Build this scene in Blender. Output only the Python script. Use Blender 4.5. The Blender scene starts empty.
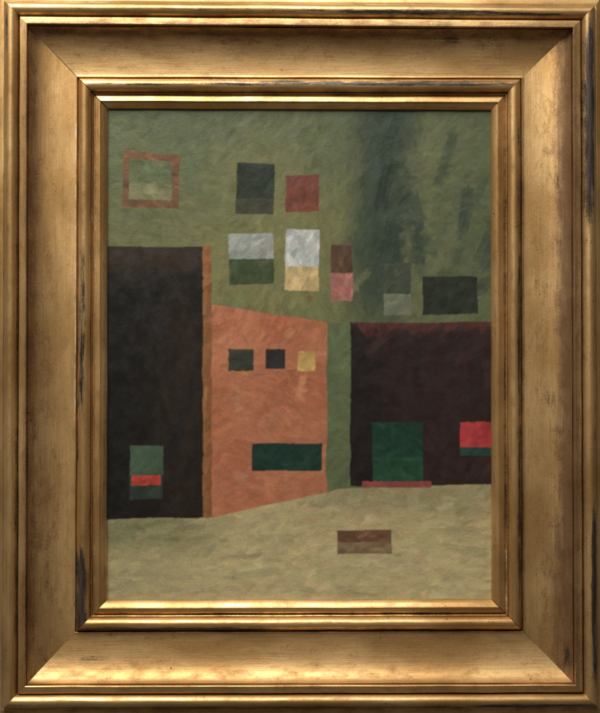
import bpy, math, random
import numpy as np
from mathutils import Matrix, Vector

random.seed(7)
rng = np.random.default_rng(11)
scene = bpy.context.scene
COL = scene.collection
MM = 0.001
HANG = 1.45            # height of the picture centre above the floor (m)

# picture coordinates: x right, y up, z out of the wall towards the viewer (mm), z = 0 is the canvas
def world(x, y, z):
    return (x * MM, -z * MM, y * MM + HANG)

# ------------------------------------------------------------------ camera
cx, cy, D, rx, ry, rz, lf = -31.4918, -24.2551, 1500.0, 0.0147, -0.0210, 0.0003, 7.2956
W, H = 545.9937, 655.2504
Rx = Matrix.Rotation(rx, 3, 'X'); Ry = Matrix.Rotation(ry, 3, 'Y'); Rz = Matrix.Rotation(rz, 3, 'Z')
R = Rz @ Ry @ Rx
T = Matrix(((1, 0, 0), (0, 0, -1), (0, 1, 0)))      # picture frame -> world
cam_d = bpy.data.cameras.new('camera')
cam = bpy.data.objects.new('camera', cam_d)
COL.objects.link(cam)
cam.matrix_world = Matrix.Translation(Vector(world(cx, cy, D))) @ (T @ R).to_4x4()
cam_d.sensor_fit = 'HORIZONTAL'
cam_d.sensor_width = 36
cam_d.lens = math.exp(lf) / 600 * 36
cam_d.clip_start = 0.05
cam_d.clip_end = 50
scene.camera = cam

# ------------------------------------------------------------------ node helpers
def new_mat(name):
    m = bpy.data.materials.new(name)
    m.use_nodes = True
    nt = m.node_tree
    nt.nodes.clear()
    out = nt.nodes.new('ShaderNodeOutputMaterial')
    b = nt.nodes.new('ShaderNodeBsdfPrincipled')
    nt.links.new(b.outputs[0], out.inputs[0])
    return m, nt, b

class G:
    """small graph builder"""
    def __init__(s, nt): s.nt = nt
    def n(s, t, **kw):
        x = s.nt.nodes.new(t)
        for k, v in kw.items(): setattr(x, k, v)
        return x
    def put(s, sock, v):
        if isinstance(v, bpy.types.NodeSocket): s.nt.links.new(v, sock)
        elif isinstance(v, tuple) and len(v) == 3 and sock.type == 'RGBA': sock.default_value = v + (1,)
        else: sock.default_value = v
    def math(s, op, a, b=0.0, c=None, clamp=False):
        x = s.n('ShaderNodeMath', operation=op, use_clamp=clamp)
        s.put(x.inputs[0], a); s.put(x.inputs[1], b)
        if c is not None: s.put(x.inputs[2], c)
        return x.outputs[0]
    def step(s, v, lo, hi, a=0.0, b=1.0):
        x = s.n('ShaderNodeMapRange', interpolation_type='SMOOTHSTEP')
        s.put(x.inputs['Value'], v); s.put(x.inputs['From Min'], lo); s.put(x.inputs['From Max'], hi)
        s.put(x.inputs['To Min'], a); s.put(x.inputs['To Max'], b)
        return x.outputs[0]
    def mix(s, f, a, b):
        x = s.n('ShaderNodeMix', data_type='RGBA')
        s.put(x.inputs[0], f); s.put(x.inputs[6], a); s.put(x.inputs[7], b)
        return x.outputs[2]
    def mixf(s, f, a, b):
        x = s.n('ShaderNodeMix', data_type='FLOAT')
        s.put(x.inputs[0], f); s.put(x.inputs[2], a); s.put(x.inputs[3], b)
        return x.outputs[0]
    def noise(s, vec, scale, detail=4.0, rough=0.6, stretch=None, loc=(0, 0, 0)):
        mp = s.n('ShaderNodeMapping')
        s.put(mp.inputs[0], vec)
        mp.inputs['Location'].default_value = loc
        if stretch: mp.inputs['Scale'].default_value = stretch
        x = s.n('ShaderNodeTexNoise')
        s.nt.links.new(mp.outputs[0], x.inputs['Vector'])
        x.inputs['Scale'].default_value = scale
        x.inputs['Detail'].default_value = detail
        x.inputs['Roughness'].default_value = rough
        return x.outputs[0]

# ------------------------------------------------------------------ gilding
# UV: u = millimetres along the rail, v = millimetres across the profile.
# point attributes: rub = gilding rubbed through to black plus painted dark reflections, bole = rubbed to the red clay plus painted cove shade, bare = pale chips on arrises
def gilding(name, tint=(1, 1, 1), rough=0.36, mottled=1.0):
    m, nt, b = new_mat(name)
    g = G(nt)
    uvn = g.n('ShaderNodeUVMap', uv_map='rail').outputs[0]
    oi = g.n('ShaderNodeAttribute', attribute_name='seed').outputs['Fac']
    cb = g.n('ShaderNodeCombineXYZ'); g.put(cb.inputs[2], oi)
    va = g.n('ShaderNodeVectorMath', operation='ADD'); g.put(va.inputs[0], uvn); g.put(va.inputs[1], cb.outputs[0])
    uv = va.outputs[0]
    att = lambda k: g.n('ShaderNodeAttribute', attribute_name=k).outputs['Fac']
    rub_reflect, bole_shade, bare = att('rub_reflect'), att('bole_shade'), att('bare')
    big = g.noise(uv, 0.018, 3, 0.55, (0.5, 1.2, 1))
    mid = g.noise(uv, 0.11, 5, 0.65, (0.5, 1, 1), (31, 5, 0))
    fine = g.noise(uv, 0.75, 4, 0.75, (0.8, 1, 1), (3, 77, 0))
    grain = g.noise(uv, 1.0, 3, 0.6, (0.018, 1.1, 1), (9, 2, 0))      # long brush lines in the clay
    streak = g.noise(uv, 0.5, 4, 0.7, (0.06, 0.9, 1), (55, 12, 0))
    leaf = g.mix(g.step(big, 0.32, 0.68), (0.55 * tint[0], 0.322 * tint[1], 0.118 * tint[2]), (0.88 * tint[0], 0.582 * tint[1], 0.262 * tint[2]))
    leaf = g.mix(g.math('MULTIPLY', g.step(mid, 0.42, 0.72), 0.55 * mottled), leaf, (0.42, 0.235, 0.085))
    leaf = g.mix(g.math('MULTIPLY', g.step(grain, 0.46, 0.70), 0.40), leaf, (0.42, 0.225, 0.065))
    # speckle of ageing: tiny dark pits and pale dust
    leaf = g.mix(g.math('MULTIPLY', g.step(g.mixf(0.35, fine, mid), 0.52, 0.70), 0.65 * mottled), leaf, (0.20, 0.108, 0.038))
    leaf = g.mix(g.math('MULTIPLY', g.step(fine, 0.43, 0.30), 0.30 * mottled), leaf, (0.86, 0.72, 0.46))
    # red clay, and shade painted into the cove by its outer step
    s1 = g.math('ADD', g.math('MULTIPLY', bole_shade, 0.42), g.math('ADD', g.math('MULTIPLY', mid, 0.35), g.math('MULTIPLY', g.math('ADD', fine, streak), 0.45)))
    m_bole_shade = g.math('MULTIPLY', g.step(s1, 0.60, 1.14), g.step(bole_shade, 0.02, 0.3))
    col = g.mix(g.math('MULTIPLY', m_bole_shade, 0.8), leaf, (0.085, 0.033, 0.016))
    # black rubbed wood, and dark reflections painted on the rolls
    s2 = g.math('ADD', g.math('MULTIPLY', rub_reflect, 0.60), g.math('ADD', g.math('MULTIPLY', streak, 0.85), g.math('MULTIPLY', g.math('ADD', fine, mid), 0.36)))
    m_rub_reflect = g.math('MULTIPLY', g.step(s2, 0.98, 1.34), g.step(rub_reflect, 0.02, 0.2))
    blk = g.mix(g.step(streak, 0.60, 0.40, 0.0, 0.10), (0.006, 0.007, 0.010), (0.42, 0.38, 0.34))
    col = g.mix(g.math('MULTIPLY', m_rub_reflect, 0.95), col, blk)
    # sparse specks
    vor = g.n('ShaderNodeTexVoronoi'); g.put(vor.inputs['Vector'], uv); vor.inputs['Scale'].default_value = 0.085
    sp = g.math('MULTIPLY', g.step(g.math('ADD', vor.outputs['Distance'], g.math('MULTIPLY', g.math('SUBTRACT', fine, 0.5), 0.22)), 0.075, 0.03), g.step(mid, 0.48, 0.54))
    col = g.mix(g.math('MULTIPLY', sp, 0.9), col, (0.035, 0.02, 0.015))
    # pale chips on the arris
    s3 = g.math('ADD', g.math('MULTIPLY', bare, 0.45), g.math('ADD', g.math('MULTIPLY', fine, 0.5), g.math('MULTIPLY', mid, 0.75)))
    m_bare = g.math('MULTIPLY', g.step(s3, 0.98, 1.2), g.step(bare, 0.05, 0.3))
    col = g.mix(g.math('MULTIPLY', m_bare, 0.8), col, (0.74, 0.62, 0.42))
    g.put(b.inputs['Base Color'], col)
    dull = g.math('MAXIMUM', g.math('MULTIPLY', m_bole_shade, 0.6), g.math('MAXIMUM', m_rub_reflect, m_bare))
    g.put(b.inputs['Metallic'], g.mixf(dull, 0.82, 0.12))
    r0 = g.step(mid, 0.25, 0.75, rough - 0.07, rough + 0.13)
    g.put(b.inputs['Roughness'], g.mixf(m_rub_reflect, g.mixf(m_bole_shade, r0, 0.5), 0.28))
    bp = g.n('ShaderNodeBump'); bp.inputs['Distance'].default_value = 0.00022; bp.inputs['Strength'].default_value = 0.55
    hgt = g.math('ADD', g.math('ADD', g.math('MULTIPLY', fine, 0.55), g.math('MULTIPLY', mid, 1.3)), g.math('MULTIPLY', grain, 0.8))
    hgt = g.math('SUBTRACT', hgt, g.math('MULTIPLY', sp, 0.8))
    g.put(bp.inputs['Height'], hgt)
    g.put(b.inputs['Normal'], bp.outputs[0])
    return m

M_COVE = gilding('aged_gilding_cove', (1, 1, 1), 0.47, 1.0)
M_OUT = gilding('aged_gilding_outer', (1.0, 0.99, 0.97), 0.40, 0.9)
M_IN = gilding('aged_gilding_inner', (1.02, 1.0, 0.97), 0.38, 0.8)

# ------------------------------------------------------------------ profile (o = mm inwards from the inner arris of the outer fillet, z)
def arc(c, z0, a, h, n=18, t0=180, t1=0):
    return [(c + a * math.cos(math.radians(t0 + (t1 - t0) * i / n)), z0 + h * math.sin(math.radians(t0 + (t1 - t0) * i / n))) for i in range(n + 1)]

P_OUT = [(-31.4, -12), (-31.4, 23.6), (-30.8, 24.9), (-29.4, 25.4), (-26.4, 25.7), (-24.9, 25.9), (-24.1, 25.5), (-23.7, 24.0), (-23.2, 23.6)]
P_OUT += arc(-16.0, 28.0, 7.2, 10.2, 22, 196, -14)
P_OUT += [(-8.5, 26.6), (-8.2, 29.0), (-7.8, 32.4), (-7.5, 33.7), (-7.25, 34.15), (-6.95, 34.4), (-6.5, 34.5), (-4.5, 34.75), (-2.5, 35.05), (-1.2, 35.35), (-0.6, 35.4), (-0.15, 35.1), (0.0, 34.4), (0.05, 31.0), (0.05, -12)]
P_COVE = [(0.12, -12), (0.12, 25.8), (0.55, 25.8), (0.68, 27.4)]
for i in range(31):
    t = math.radians(7.5 + 82.5 * i / 30)
    P_COVE.append((46.6 - 46.1 * math.cos(t) ** 1.04, 31.8 - 20.9 * math.sin(t) ** 0.93))
P_COVE += [(47.1, 11.15), (47.45, 11.0), (47.65, 10.4), (47.7, 9.0), (47.7, -12)]
P_IN = [(47.76, -12), (47.76, 7.4), (48.1, 6.9), (48.7, 7.2)]
P_IN += arc(55.5, 9.0, 6.7, 7.6, 22, 192, -14)
P_IN += [(62.2, 6.9), (62.4, 8.8), (62.7, 9.5), (63.2, 9.7), (63.7, 9.4), (63.9, 8.6), (64.2, 6.6), (64.6, 6.1), (65.4, 6.0), (65.4, -12)]
P_SIGHT = [(65.46, -12), (65.46, 6.8), (65.8, 7.9), (66.2, 8.3), (66.8, 8.5), (68.5, 9.0), (70.6, 9.65), (71.3, 9.8), (71.75, 9.4), (71.9, 8.2), (72.3, 7.9),
           (74.0, 7.1), (76.0, 5.3), (77.4, 3.8), (78.0, 2.9), (78.15, 2.0), (78.15, 0.9), (76.0, 0.8), (76.0, -12)]

LEV = (0.0, 47.6923, 78.0482)
# small out-of-square of the real frame at each corner and level (mm)
CORR = {'TL': ((1.0, .13), (0.05, -.36), (-1.1, -.06)), 'TR': ((-.18, -1.0), (-.37, 1.0), (-.09, .28)),
        'BL': ((1.38, -.7), (-.86, .88), (-.38, .87)), 'BR': ((.65, -2.07), (.13, .32), (-.14, .72))}
SGN = {'TL': (-1, 1), 'TR': (1, 1), 'BL': (-1, -1), 'BR': (1, -1)}
def corner(c, o):
    a = CORR[c]
    if o <= LEV[0]: k = a[0]
    elif o <= LEV[1]: t = (o - LEV[0]) / (LEV[1] - LEV[0]); k = tuple(a[0][i] * (1 - t) + a[1][i] * t for i in (0, 1))
    else: t = min(1, (o - LEV[1]) / (LEV[2] - LEV[1])); k = tuple(a[1][i] * (1 - t) + a[2][i] * t for i in (0, 1))
    sx, sy = SGN[c]
    x, y = sx * (W / 2 - o) + 0.8 * k[0], sy * (H / 2 - o) + 0.8 * k[1]
    e = max(0.0, -24.5 - o)
    if c == 'BL': x += 0.75 * e
    if c == 'TR': x -= 0.15 * e; y += 0.25 * e
    return x, y

def gap(c, o):          # how far the mitre has opened (mm, each side)
    if c == 'TL': return 0.03 + 0.42 * min(1, max(0, (o - 8) / 25)) + 0.25 * min(1, max(0, (o - 60) / 18))
    if c == 'BR': return 0.03 + 0.30 * min(1, max(0, (o - 25) / 25)) + 0.20 * min(1, max(0, (o - 62) / 10))
    if c == 'TR': return 0.05 + 0.10 * min(1, max(0, (o - 30) / 30))
    return 0.05

# smooth 1-D noise
def smooth1(seed):
    r = random.Random(seed)
    ks = [(r.uniform(0.004, 0.09), r.uniform(0, 6.28), r.uniform(0.3, 1)) for _ in range(9)]
    tot = sum(k[2] for k in ks)
    return lambda x: sum(a * math.sin(f * x + p) for f, p, a in ks) / tot * 1.8

# rubbed places and dark reflections painted on the rolls: side, u centre, u half length, o centre, o half width, strength  (u runs from the picture centre: x or y up, mm)
RUB_REFLECT = [
    ('R', 235, 105, -15.8, 6.0, 1.25), ('R', 215, 70, -15.5, 3.6, .9), ('R', -240, 90, -18.5, 4.0, 1.15), ('R', 60, 200, -20, 1.8, .45),
    ('R', -20, 300, 51.8, 3.0, .85), ('R', -180, 130, 51.0, 2.2, .75), ('R', 0, 330, 64.3, 1.2, .7),
    ('T', 130, 95, -13.6, 3.2, 1.0), ('T', 215, 60, -13.0, 2.6, .8), ('T', -90, 60, -15, 2.2, .75), ('T', -190, 60, -14, 2.2, .5), ('T', 20, 90, -14.2, 2.4, .75),
    ('T', 70, 190, 54.6, 3.4, .95), ('T', -150, 60, 55.5, 2.0, .8), ('T', 160, 60, 53.6, 2.6, .9), ('T', 0, 190, 50.3, 1.2, .6),
    ('B', 230, 70, -20.5, 2.4, 1.0), ('B', -20, 250, -21.5, 1.6, .8), ('B', -130, 110, 51.0, 2.6, 1.1), ('B', 40, 200, 50.0, 1.3, .6),
    ('B', -10, 120, 57.5, 2.5, .45), ('B', 40, 190, 64.6, 1.0, .9),
    ('L', 20, 95, 54.0, 5.0, .85), ('L', -245, 55, 54.0, 7.0, 1.2), ('L', -60, 280, 49.4, 1.6, .8), ('L', 200, 90, 49.4, 1.6, .6), ('L', 320, 25, -20.5, 2.4, .9),
    ('L', -100, 220, -10.0, 1.6, .6), ('L', 0, 330, -23, 1.2, .5),
    ('R', -45, 8, 20, 6, .6), ('R', -303, 12, 5, 4, .7), ('R', 176, 10, 14, 4, .55), ('T', -60, 40, 12, 7, .42), ('T', -235, 30, 8, 5, .4), ('T', 160, 40, 10, 6, .4),
    ('B', -205, 22, 22, 7, .42), ('B', -150, 70, 44, 4, .42), ('B', 100, 60, 46, 3, .42),
]
BOLE_SHADE = [  # worn-through clay; the cove bands by the outer step also paint in shade
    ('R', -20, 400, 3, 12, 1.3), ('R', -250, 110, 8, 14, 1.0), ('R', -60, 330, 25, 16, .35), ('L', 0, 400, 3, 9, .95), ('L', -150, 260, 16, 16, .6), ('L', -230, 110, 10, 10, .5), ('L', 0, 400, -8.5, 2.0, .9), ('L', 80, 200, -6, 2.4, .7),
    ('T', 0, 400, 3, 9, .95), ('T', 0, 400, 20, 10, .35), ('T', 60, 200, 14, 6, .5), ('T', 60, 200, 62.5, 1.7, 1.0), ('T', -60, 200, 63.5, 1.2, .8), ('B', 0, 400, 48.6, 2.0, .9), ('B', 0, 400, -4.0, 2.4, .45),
    ('L', 0, 400, 63.0, 1.4, 1.1), ('L', 0, 400, 75.5, 2.4, .8), ('R', 0, 400, 75.0, 2.4, .55), ('R', 0, 400, 62.5, 2.4, .6), ('B', 0, 400, 64, 1.6, .5),
    ('R', 0, 400, 47, 2.0, .8), ('R', 0, 400, -9.5, 1.8, .7), ('R', -260, 70, -8, 4, .6), ('B', 0, 400, -25.5, 2.5, .5), ('T', 0, 400, -8.2, 1.5, .8),
]
BARE = [
    ('L', 100, 250, 46.6, 1.2, 1.1), ('L', 200, 90, 45.8, 2.0, .9), ('T', -170, 90, 46.5, 1.8, 1.0), ('T', 60, 250, 47.0, .9, .8), ('L', 0, 400, 62.9, .7, .9), ('L', 0, 400, 66.2, .9, .9),
    ('R', -230, 60, 64.0, 1.2, 1.1), ('R', -300, 9, 9, 4, .8), ('T', -200, 60, 66.8, 1.5, .9), ('T', -180, 70, 57.5, 1.5, .5), ('L', 300, 40, -4, 4, .7), ('T', -240, 40, -4, 4, .5),
]

def field(table, side, u, o):
    v = 0.0
    for s, uc, ul, oc, ow, k in table:
        if s != side: continue
        du = (u - uc) / ul; do = (o - oc) / ow
        if abs(du) > 1.6 or abs(do) > 2.4: continue
        fu = 1 / (1 + math.exp((abs(du) - 1) * 7))
        v = max(v, k * fu * math.exp(-do * do))
    return v

def build_part(name, prof, side, parent, mat, nseg=260):
    c0, c1 = {'T': ('TL', 'TR'), 'B': ('BL', 'BR'), 'L': ('BL', 'TL'), 'R': ('BR', 'TR')}[side]
    hor = side in 'TB'
    idx = {'T': 0, 'B': 1, 'L': 2, 'R': 3}[side]
    wob = smooth1(idx * 13 + len(prof)); wz = smooth1(idx * 29 + 5 + len(prof))
    out = {'T': (0, 1), 'B': (0, -1), 'L': (-1, 0), 'R': (1, 0)}[side]
    verts, uvs, rub_reflect, bole_shade, bare = [], [], [], [], []
    m = len(prof)
    # end zones denser
    ss = [i / nseg for i in range(nseg + 1)]
    for s in ss:
        for (o, z) in prof:
            a = corner(c0, o); b = corner(c1, o)
            L = math.hypot(b[0] - a[0], b[1] - a[1])
            g0 = gap(c0, o) / L; g1 = gap(c1, o) / L
            t = g0 + s * (1 - g0 - g1)
            x = a[0] + (b[0] - a[0]) * t; y = a[1] + (b[1] - a[1]) * t
            u = x if hor else y
            fade = min(1, s * 12, (1 - s) * 12)
            w = 0.22 * wob(u) * fade if z > -5 else 0
            x += out[0] * w; y += out[1] * w
            zz = z + (0.18 * wz(u + o * 0.6) * fade if z > -5 else 0)
            verts.append(world(x, y, zz))
            uvs.append((u, o))
            rub_reflect.append(field(RUB_REFLECT, side, u, o)); bole_shade.append(field(BOLE_SHADE, side, u, o)); bare.append(field(BARE, side, u, o))
    faces = []
    flip = side in 'TL'
    for i in range(nseg):
        for j in range(m):
            j2 = (j + 1) % m
            f = (i * m + j, i * m + j2, (i + 1) * m + j2, (i + 1) * m + j)
            faces.append(f)
    faces.append(tuple(range(m))[::-1]); faces.append(tuple(nseg * m + j for j in range(m)))
    me = bpy.data.meshes.new(name)
    me.from_pydata(verts, [], faces)
    me.update()
    uvl = me.uv_layers.new(name='rail')
    li = np.empty(len(me.loops), np.int32); me.loops.foreach_get('vertex_index', li)
    uvl.data.foreach_set('uv', np.array(uvs, np.float32)[li].ravel())
    for k, arr in (('rub_reflect', rub_reflect), ('bole_shade', bole_shade), ('bare', bare), ('seed', [idx * 37.3 + 11] * len(verts))):
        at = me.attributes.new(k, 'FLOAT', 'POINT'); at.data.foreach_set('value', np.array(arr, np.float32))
    sm = np.ones(len(me.polygons), bool)
    # flat faces for the back, the sides and the mitre ends
    me.polygons.foreach_set('use_smooth', sm)
    me.materials.append(mat)
    import bmesh
    bm = bmesh.new(); bm.from_mesh(me)
    bmesh.ops.recalc_face_normals(bm, faces=bm.faces)
    for e in bm.edges:
        if len(e.link_faces) == 2 and e.calc_face_angle(0) > math.radians(38): e.smooth = False
    bm.to_mesh(me); bm.free()
    o = bpy.data.objects.new(name, me)
    COL.objects.link(o)
    o.parent = parent
    return o

root = bpy.data.objects.new('framed_painting', None)
COL.objects.link(root)
root.location = world(0, 0, -12)
root['label'] = 'oil painting of green, orange and dark brown areas in a wide worn gilded frame'
root['category'] = 'framed painting'
bpy.context.view_layer.update()
RL = {'T': 'top rail of the frame, with a black streak of wear and painted reflection along its outer roll', 'B': 'bottom rail of the frame, its cove catching the light',
      'L': 'left rail of the frame, inner roll rubbed black near the bottom', 'R': 'right rail of the frame, outer roll rubbed black near the top'}
def hang(o, p):
    o.parent = p
    if p.type == 'EMPTY': o.matrix_parent_inverse = Matrix.Translation(-Vector(root.location))
for side in 'TBLR':
    rail = build_part('frame_rail', P_COVE, side, root, M_COVE)
    hang(rail, root)
    rail['label'] = RL[side]
    build_part('outer_moulding', P_OUT, side, rail, M_OUT)
    build_part('inner_moulding', P_IN, side, rail, M_IN)
    build_part('sight_edge', P_SIGHT, side, rail, M_IN)

# ------------------------------------------------------------------ the canvas: a plain stand-in of loose paint fields
PX0, PY0, PW, PH = -199.0, -253.0, 398.0, 506.0        # a little under the sight edge
NX, NY = 660, 839
dx = PW / (NX - 1); dy = PH / (NY - 1)
def lin(c):
    c = np.array(c, float) / 255
    return np.where(c <= 0.04045, c / 12.92, ((c + 0.055) / 1.055) ** 2.4)
GX, GY = np.meshgrid(np.linspace(PX0, PX0 + PW, NX), np.linspace(PY0, PY0 + PH, NY))
# low frequency noise fields
def lf_noise(n, amp=1.0):
    a = rng.normal(size=(n + 3, n + 3))
    xs = (GX - PX0) / PW * n; ys = (GY - PY0) / PH * n
    xi = xs.astype(int); yi = ys.astype(int); fx = xs - xi; fy = ys - yi
    fx = fx * fx * (3 - 2 * fx); fy = fy * fy * (3 - 2 * fy)
    return amp * ((a[yi, xi] * (1 - fx) + a[yi, xi + 1] * fx) * (1 - fy) + (a[yi + 1, xi] * (1 - fx) + a[yi + 1, xi + 1] * fx) * fy)
n1 = lf_noise(6); n2 = lf_noise(14); n3 = lf_noise(30); n4 = lf_noise(5); n5 = lf_noise(9)
# paint plan in photo-like units (px right, py down from the top left corner of the sight size)
PXL = GX + 191.7 + 107 + n2 * 2.0; PYL = 245.5 - GY + 109.5 + n3 * 1.6 + n2 * 2
def band(v, a, b, s): return 1 / (1 + np.exp(-(v - a) / s)) * 1 / (1 + np.exp((v - b) / s))
plan = np.zeros((NY, NX, 3)); plan[:] = lin((98, 104, 72))
REG = np.zeros((NY, NX), np.int16)
def lay(mask, col, k=1.0, reg=None):
    global plan
    mm = np.clip(mask * k, 0, 1)
    if reg is not None: mm = mm * (REG == reg)
    mm = mm[..., None]
    plan = plan * (1 - mm) + lin(col) * mm
n6 = lf_noise(110); n7 = lf_noise(110)
EX = GX + 298.7 + n3 * 0.5 + n6 * 0.14; EY = 355.0 - GY + n2 * 0.5 + n7 * 0.14          # same units, crisper edges
def quad(pts, col, reg):
    """a plain four sided field of colour with its own region number"""
    ins = np.ones((NY, NX), bool)
    for i in range(4):
        (x0, y0), (x1, y1) = pts[i], pts[(i + 1) % 4]
        ins &= ((x1 - x0) * (EY - y0) - (y1 - y0) * (EX - x0)) >= 0
    plan[ins] = lin(col); REG[ins] = reg
sig = lambda v: 1 / (1 + np.exp(-v))
# olive-green field above
lay(sig((n1 + 0.2) * 2), (116, 116, 78), .6)
lay(sig((n5 - 0.5) * 3), (84, 96, 68), .6)
lay(band(PXL, 190, 350, 30) * band(PYL, 200, 330, 25), (134, 128, 80), .7)
lay(band(PYL, 90, 130, 12), (68, 82, 60), .6)
lay(band(PXL + 0.06 * PYL, 366, 424, 5) * band(PYL, 90, 322, 10), (50, 64, 54), .92)
lay(band(PXL, 440, 500, 14) * band(PYL, 150, 300, 20), (80, 90, 66), .8)
# sand below, dark fields left and right, terracotta between
quad([(60, 500), (520, 486), (520, 640), (60, 640)], (186, 170, 124), 6)
quad([(60, 246), (200, 246), (200, 521), (60, 523)], (22, 20, 18), 1)
quad([(209, 304), (326, 322), (326, 495), (209, 521)], (176, 110, 78), 3)
quad([(200, 246), (209, 246), (209, 521), (200, 521)], (132, 86, 52), 2)
quad([(326, 322), (350, 322), (350, 489), (326, 495)], (96, 106, 72), 4)
quad([(350, 322), (520, 322), (520, 487), (350, 489)], (46, 31, 30), 5)
lay(band(PYL, 240, 272, 5), (62, 50, 38), .7, 1)
lay(band(PXL, 158, 200, 9) * band(PYL, 300, 530, 12), (58, 42, 30), .5, 1)
lay(sig(n2 * 2.5), (194, 134, 102), .5, 3)
lay(sig(-n5 * 2.5) , (156, 88, 58), .4, 3)
lay(band(EX, 200, 204, .6), (160, 112, 70), .8, 2)
lay(band(PXL, 345, 385, 6), (22, 19, 20), .8, 5)
lay(band(EY, 318, 329, 1), (92, 52, 46), .85, 5)
lay(sig((PYL - 545) / 14), (198, 182, 134), .8, 6)
lay(band(PXL, 60, 205, 16) * band(PYL, 518, 554, 7), (72, 90, 62), .8, 6)
lay(band(PXL, 60, 170, 30) * band(PYL, 565, 620, 12), (138, 134, 98), .6, 6)
lay(band(PYL, 480, 512, 6) * band(PXL, 300, 520, 20), (132, 128, 96), .7, 6)
# plain rectangles of colour: blank blocks, they depict nothing
def block(x0, y0, x1, y1, ang, col, reg, col2=None, cut=.5):
    cx_, cy_ = (x0 + x1) / 2, (y0 + y1) / 2
    def r(px, py):
        return (cx_ + (px - cx_) * math.cos(ang) - (py - cy_) * math.sin(ang), cy_ + (px - cx_) * math.sin(ang) + (py - cy_) * math.cos(ang))
    quad([r(x0, y0), r(x1, y0), r(x1, y1), r(x0, y1)], col, reg)
    if col2:
        ym = y0 + (y1 - y0) * cut
        quad([r(x0, ym), r(x1, ym), r(x1, y1), r(x0, y1)], col2, reg + 50)
block(118, 150, 176, 206, .04, (108, 78, 52), 10); block(125, 158, 168, 198, .04, (96, 106, 74), 11, (124, 124, 88), .6)
block(234, 160, 272, 212, .03, (42, 50, 40), 12, (58, 60, 44), .7)
block(284, 172, 318, 210, -.03, (112, 64, 50), 13)
block(226, 232, 272, 284, -.03, (152, 158, 148), 14, (62, 74, 48), .5)
block(284, 228, 318, 290, .02, (182, 186, 180), 15, (186, 164, 116), .6)
block(330, 244, 352, 300, .02, (84, 62, 46), 16, (160, 104, 96), .5)
block(384, 262, 412, 314, .0, (66, 74, 60), 17, (112, 116, 96), .6)
block(424, 276, 480, 314, .0, (42, 48, 38), 18)
block(226, 350, 252, 372, .0, (60, 62, 50), 19); block(264, 350, 284, 370, .0, (44, 42, 42), 20); block(296, 352, 314, 372, .0, (186, 152, 92), 21)
block(250, 446, 322, 474, .0, (24, 54, 44), 22)
block(372, 424, 424, 484, .0, (26, 60, 44), 23, (36, 74, 52), .6)
block(362, 484, 432, 490, .0, (142, 70, 64), 24)
block(462, 424, 505, 458, .0, (178, 62, 64), 25, (36, 68, 60), .75)
block(126, 448, 160, 502, .0, (70, 88, 70), 26, (48, 60, 50), .55); block(128, 478, 158, 488, .0, (186, 72, 58), 27)
block(336, 534, 392, 558, .0, (112, 80, 58), 28, (134, 112, 84), .5)
plan_dark = plan.mean(axis=2)

HGT = np.zeros((NY, NX)); COLR = plan.copy()
LG = (lin((255, 255, 255)))
def stroke(x, y, ang, length, width, col, body=0.12, bend=0.0, opac=0.92, dry=0.0):
    """drag one loaded brush: colour and relief with bristle tracks"""
    ca, sa = math.cos(ang), math.sin(ang)
    r = length / 2 + width
    i0 = max(0, int((x - r - PX0) / dx)); i1 = min(NX, int((x + r - PX0) / dx) + 2)
    j0 = max(0, int((y - r - PY0) / dy)); j1 = min(NY, int((y + r - PY0) / dy) + 2)
    if i1 - i0 < 2 or j1 - j0 < 2: return
    X = GX[j0:j1, i0:i1] - x; Y = GY[j0:j1, i0:i1] - y
    a = X * ca + Y * sa; b = -X * sa + Y * ca + bend * (a / length) ** 2 * width
    hw = width / 2
    tb = b / hw
    nb = 7
    br = rng.normal(size=nb * 2 + 3)
    q = (tb + 1) / 2 * (nb * 2); qi = np.clip(q.astype(int), 0, nb * 2); qf = q - qi
    brist = br[qi] * (1 - qf) + br[qi + 1] * qf
    endn = 0.10 * length * brist
    m = 1 / (1 + np.exp((np.abs(a + endn * 0.5) - length / 2) / 0.5)) * 1 / (1 + np.exp((np.abs(b) - hw) / 0.28))
    if dry: m = m * np.clip(1.1 - dry * (brist * 0.6 + 0.5), 0, 1)
    jc, ic = sample(x, y)
    m = m * (REG[j0:j1, i0:i1] == REG[jc, ic])
    k = (m * opac)[..., None]
    c = np.clip(col * (1 + 0.07 * brist[..., None]), 0, 1)
    COLR[j0:j1, i0:i1] = COLR[j0:j1, i0:i1] * (1 - k) + c * k
    ridge = body * (0.75 + 0.32 * brist + 0.45 * np.exp(-((np.abs(tb) - 0.85) / 0.13) ** 2) + 0.35 * np.exp(-((a - length / 2) / 1.3) ** 2))
    HGT[j0:j1, i0:i1] = HGT[j0:j1, i0:i1] * (1 - m * 0.8) + m * (HGT[j0:j1, i0:i1] * 0.15 + ridge)

flow = n4 * 0.9 + 0.5
def sample(x, y):
    i = min(NX - 1, max(0, int((x - PX0) / dx))); j = min(NY - 1, max(0, int((y - PY0) / dy)))
    return j, i
def scatter(n, lmin, lmax, wmin, wmax, jit, body, opac=.9, dry=0.0):
    for _ in range(n):
        x = rng.uniform(PX0, PX0 + PW); y = rng.uniform(PY0, PY0 + PH)
        j, i = sample(x, y)
        py = 245.5 - y + 109.5
        col = plan[j, i]
        d = plan_dark[j, i]
        if REG[j, i] >= 10: col = col * math.exp(rng.normal() * .16)
        hue = rng.normal(size=3) * 0.28 * jit
        col = np.clip(col * (1 + rng.normal() * jit + hue) + 0.002, 0.002, 1)
        ang = flow[j, i] + rng.normal() * 0.5
        if py > 505: ang = 0.12 + rng.normal() * 0.3
        L = rng.uniform(lmin, lmax); Wd = rng.uniform(wmin, wmax)
        if d < 0.03: bd = body * .7
        else: bd = body
        stroke(x, y, ang, L, Wd, col, bd, rng.normal() * 0.8, opac, dry)
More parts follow.
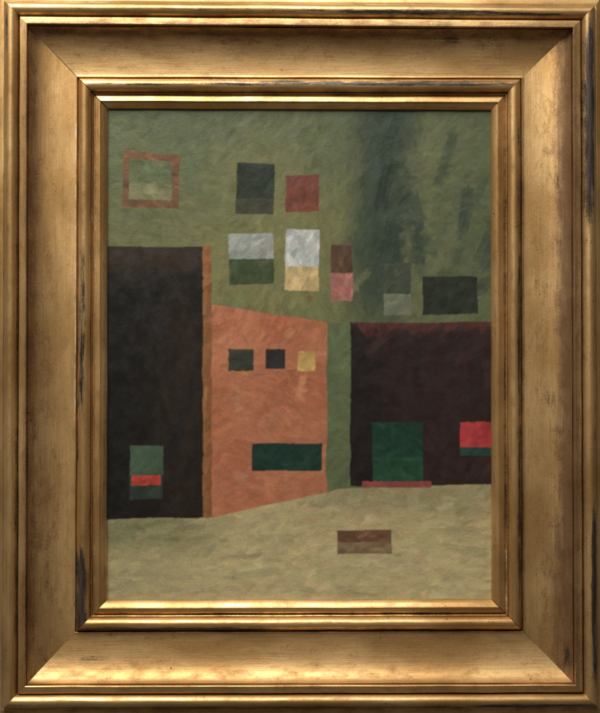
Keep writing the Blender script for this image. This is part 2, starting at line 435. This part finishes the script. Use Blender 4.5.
scatter(900, 22, 50, 7, 14, .10, .14, .9)
scatter(3600, 9, 24, 3.5, 7, .11, .14, .85, .3)
scatter(5000, 5, 13, 2, 4, .11, .13, .8, .3)
# broad knife patches in the accent colours, in an arrangement of their own: no figures, furniture or pictures
DEEP = [(24, 54, 42), (30, 68, 50), (20, 44, 38), (44, 82, 60)]
ROSE = [(158, 60, 58), (132, 50, 50), (176, 92, 82)]
PALE = [(170, 172, 160), (188, 180, 150), (138, 146, 134), (196, 186, 160)]
UMBR = [(86, 62, 46), (64, 50, 38), (110, 82, 58)]
OLIV = [(58, 70, 50), (74, 84, 56), (48, 58, 46)]
def knife(n, px, py, sx, sy, cols, ang, sa, l0, l1, w0, w1, opac=.93, dry=.25, body=.24):
    for _ in range(n):
        x = rng.uniform(-1, 1) * sx + px - 107 - 191.7; y = 245.5 - (rng.uniform(-1, 1) * sy + py - 109.5)
        jk, ik = sample(x, y)
        j0_, i0_ = sample(px - 298.7, 355.0 - py)
        if REG[jk, ik] != (REG[j0_, i0_] if REG[j0_, i0_] < 10 else 0): continue
        c = lin(cols[rng.integers(len(cols))]) * (1 + rng.normal() * .12)
        stroke(x, y, ang + rng.normal() * sa, rng.uniform(l0, l1), rng.uniform(w0, w1), np.clip(c, 0.002, 1), body, rng.normal() * .25, opac, dry)
for q_ in [
    (10, 460, 200, 44, 90, [(78, 88, 66), (64, 78, 64), (100, 104, 76), (52, 66, 58)], 1.2, .35, 26, 60, 9, 16, .6),
    (8, 395, 190, 28, 80, [(44, 58, 50), (52, 66, 60), (36, 48, 44)], 1.45, .2, 30, 64, 10, 18, .6),
    (12, 150, 390, 42, 120, [(24, 22, 20), (34, 32, 28), (32, 32, 32)], 1.4, .25, 26, 60, 8, 16, .6),
]: knife(*q_)
knife(14, 400, 205, 105, 85, [(88, 96, 70), (70, 84, 62), (104, 106, 74), (60, 74, 62)], 1.0, .4, 18, 44, 5, 11, .5)
knife(26, 268, 410, 56, 95, [(204, 146, 112), (160, 92, 62), (188, 120, 84)], .6, .6, 12, 30, 4, 9, .5)
knife(26, 300, 560, 190, 45, [(190, 178, 134), (150, 142, 104), (178, 168, 126)], .08, .2, 20, 56, 4, 10, .5)
knife(16, 430, 410, 74, 74, [(66, 44, 40), (34, 26, 26), (56, 40, 38)], 1.2, .4, 16, 40, 5, 11, .6)
plan = COLR.copy(); plan_dark = plan.mean(axis=2)
scatter(3800, 7, 18, 2.6, 5.5, .12, .15, .72, .5)
scatter(2400, 4, 11, 1.6, 3.0, .14, .12, .5, .6)

for _ in range(2):     # wet edges melt into each other
    COLR[1:-1, 1:-1] = (COLR[1:-1, 1:-1] * 3 + COLR[:-2, 1:-1] + COLR[2:, 1:-1] + COLR[1:-1, :-2] + COLR[1:-1, 2:]) / 7
# soften the joins between strokes a touch, as wet paint does
for _ in range(1):
    HGT[1:-1, 1:-1] = (HGT[1:-1, 1:-1] * 2 + HGT[:-2, 1:-1] + HGT[2:, 1:-1] + HGT[1:-1, :-2] + HGT[1:-1, 2:]) / 6
weave = 0.05 * (np.sin(GX * 2 * math.pi / 1.55 + 0.5 * n3) * np.sin(GY * 2 * math.pi / 1.55 + 0.4 * n2))
Z = 0.1 + HGT * 0.6 + weave + rng.normal(size=HGT.shape) * 0.016
v = np.empty((NY * NX, 3), np.float32)
v[:, 0] = GX.ravel() * MM; v[:, 1] = -np.clip(Z, -.2, .7).ravel() * MM; v[:, 2] = GY.ravel() * MM + HANG
jj, ii = np.meshgrid(np.arange(NY - 1), np.arange(NX - 1), indexing='ij')
a = (jj * NX + ii).ravel()
q = np.stack([a, a + 1, a + 1 + NX, a + NX], 1).astype(np.int32)
me = bpy.data.meshes.new('painted_canvas')
me.vertices.add(len(v)); me.vertices.foreach_set('co', v.ravel())
me.loops.add(q.size); me.loops.foreach_set('vertex_index', q.ravel())
me.polygons.add(len(q)); me.polygons.foreach_set('loop_start', np.arange(0, q.size, 4, dtype=np.int32))
me.polygons.foreach_set('loop_total', np.full(len(q), 4, np.int32))
me.update(calc_edges=True)
me.polygons.foreach_set('use_smooth', np.ones(len(q), bool))
ca = me.color_attributes.new('pigment', 'FLOAT_COLOR', 'POINT')
rgba = np.ones((NY * NX, 4), np.float32); rgba[:, :3] = np.clip(COLR, 0, 1).reshape(-1, 3)
ca.data.foreach_set('color', rgba.ravel())
m, nt, b = new_mat('varnished_oil_paint'); g = G(nt)
pg = g.n('ShaderNodeAttribute', attribute_name='pigment').outputs['Color']
tc = g.n('ShaderNodeTexCoord').outputs['Object']
nf = g.noise(tc, 900, 3, .6)
nm = g.noise(tc, 60, 4, .6)
hs = g.n('ShaderNodeHueSaturation'); g.put(hs.inputs['Color'], pg); g.put(hs.inputs['Value'], g.step(nf, .3, .7, .86, 1.14))
g.put(b.inputs['Base Color'], hs.outputs[0])
g.put(b.inputs['Roughness'], g.step(nm, .3, .7, .28, .44))
b.inputs['Specular IOR Level'].default_value = 0.5
bp = g.n('ShaderNodeBump'); bp.inputs['Distance'].default_value = 0.0002; bp.inputs['Strength'].default_value = .5
g.put(bp.inputs['Height'], nf); g.put(b.inputs['Normal'], bp.outputs[0])
me.materials.append(m)
cv = bpy.data.objects.new('painted_canvas', me); COL.objects.link(cv); hang(cv, root)

def box(name, x0, x1, y0, y1, z0, z1, mat, parent=None, bev=0):
    import bmesh
    bm = bmesh.new()
    vs = [bm.verts.new(world(x, y, z)) for x in (x0, x1) for y in (y0, y1) for z in (z0, z1)]
    for f in ((0, 1, 3, 2), (4, 6, 7, 5), (0, 4, 5, 1), (2, 3, 7, 6), (0, 2, 6, 4), (1, 5, 7, 3)): bm.faces.new([vs[i] for i in f])
    bmesh.ops.recalc_face_normals(bm, faces=bm.faces)
    me = bpy.data.meshes.new(name); bm.to_mesh(me); bm.free()
    me.materials.append(mat)
    o = bpy.data.objects.new(name, me); COL.objects.link(o)
    if parent: hang(o, parent)
    return o
m, nt, b = new_mat('dark_raw_wood'); g = G(nt)
tc = g.n('ShaderNodeTexCoord').outputs['Object']
g.put(b.inputs['Base Color'], g.mix(g.noise(tc, 40, 5, .6, (1, 1, .1)), (.05, .03, .018), (.11, .07, .04)))
b.inputs['Roughness'].default_value = .8
box('backing_board', -215, 215, -270, 270, -9, -3, m, root)

# ------------------------------------------------------------------ wall behind
m, nt, b = new_mat('grey_plaster'); g = G(nt)
tc = g.n('ShaderNodeTexCoord').outputs['Object']
n = g.noise(tc, 9, 6, .6)
g.put(b.inputs['Base Color'], g.mix(n, (.17, .18, .18), (.23, .235, .23)))
b.inputs['Roughness'].default_value = .85
bp = g.n('ShaderNodeBump'); bp.inputs['Distance'].default_value = .002; g.put(bp.inputs['Height'], g.noise(tc, 140, 4, .6)); g.put(b.inputs['Normal'], bp.outputs[0])
wl = box('wall', -1600, 1600, -1440, 1300, -60, -12.6, m)
wl['kind'] = 'structure'

# ------------------------------------------------------------------ light
wd = bpy.data.worlds.new('World'); scene.world = wd; wd.use_nodes = True
bg = wd.node_tree.nodes['Background']
bg.inputs[0].default_value = (1.0, 0.88, 0.74, 1); bg.inputs[1].default_value = 0.09
def area(name, pos, target, sx, sy, power, col):
    l = bpy.data.lights.new(name, 'AREA'); l.shape = 'RECTANGLE'; l.size = sx; l.size_y = sy; l.energy = power; l.color = col
    o = bpy.data.objects.new(name, l); COL.objects.link(o)
    o.location = pos
    d = Vector(target) - Vector(pos)
    o.rotation_euler = d.to_track_quat('-Z', 'Y').to_euler()
    return o
area('window_light', (-0.42, -0.90, HANG + 1.18), (0, 0, HANG - .05), 1.2, 0.85, 32, (1.0, 0.965, 0.91))

scene.view_settings.view_transform = 'Standard'
scene.view_settings.look = 'None'
scene.view_settings.exposure = 0
scene.view_settings.gamma = 1
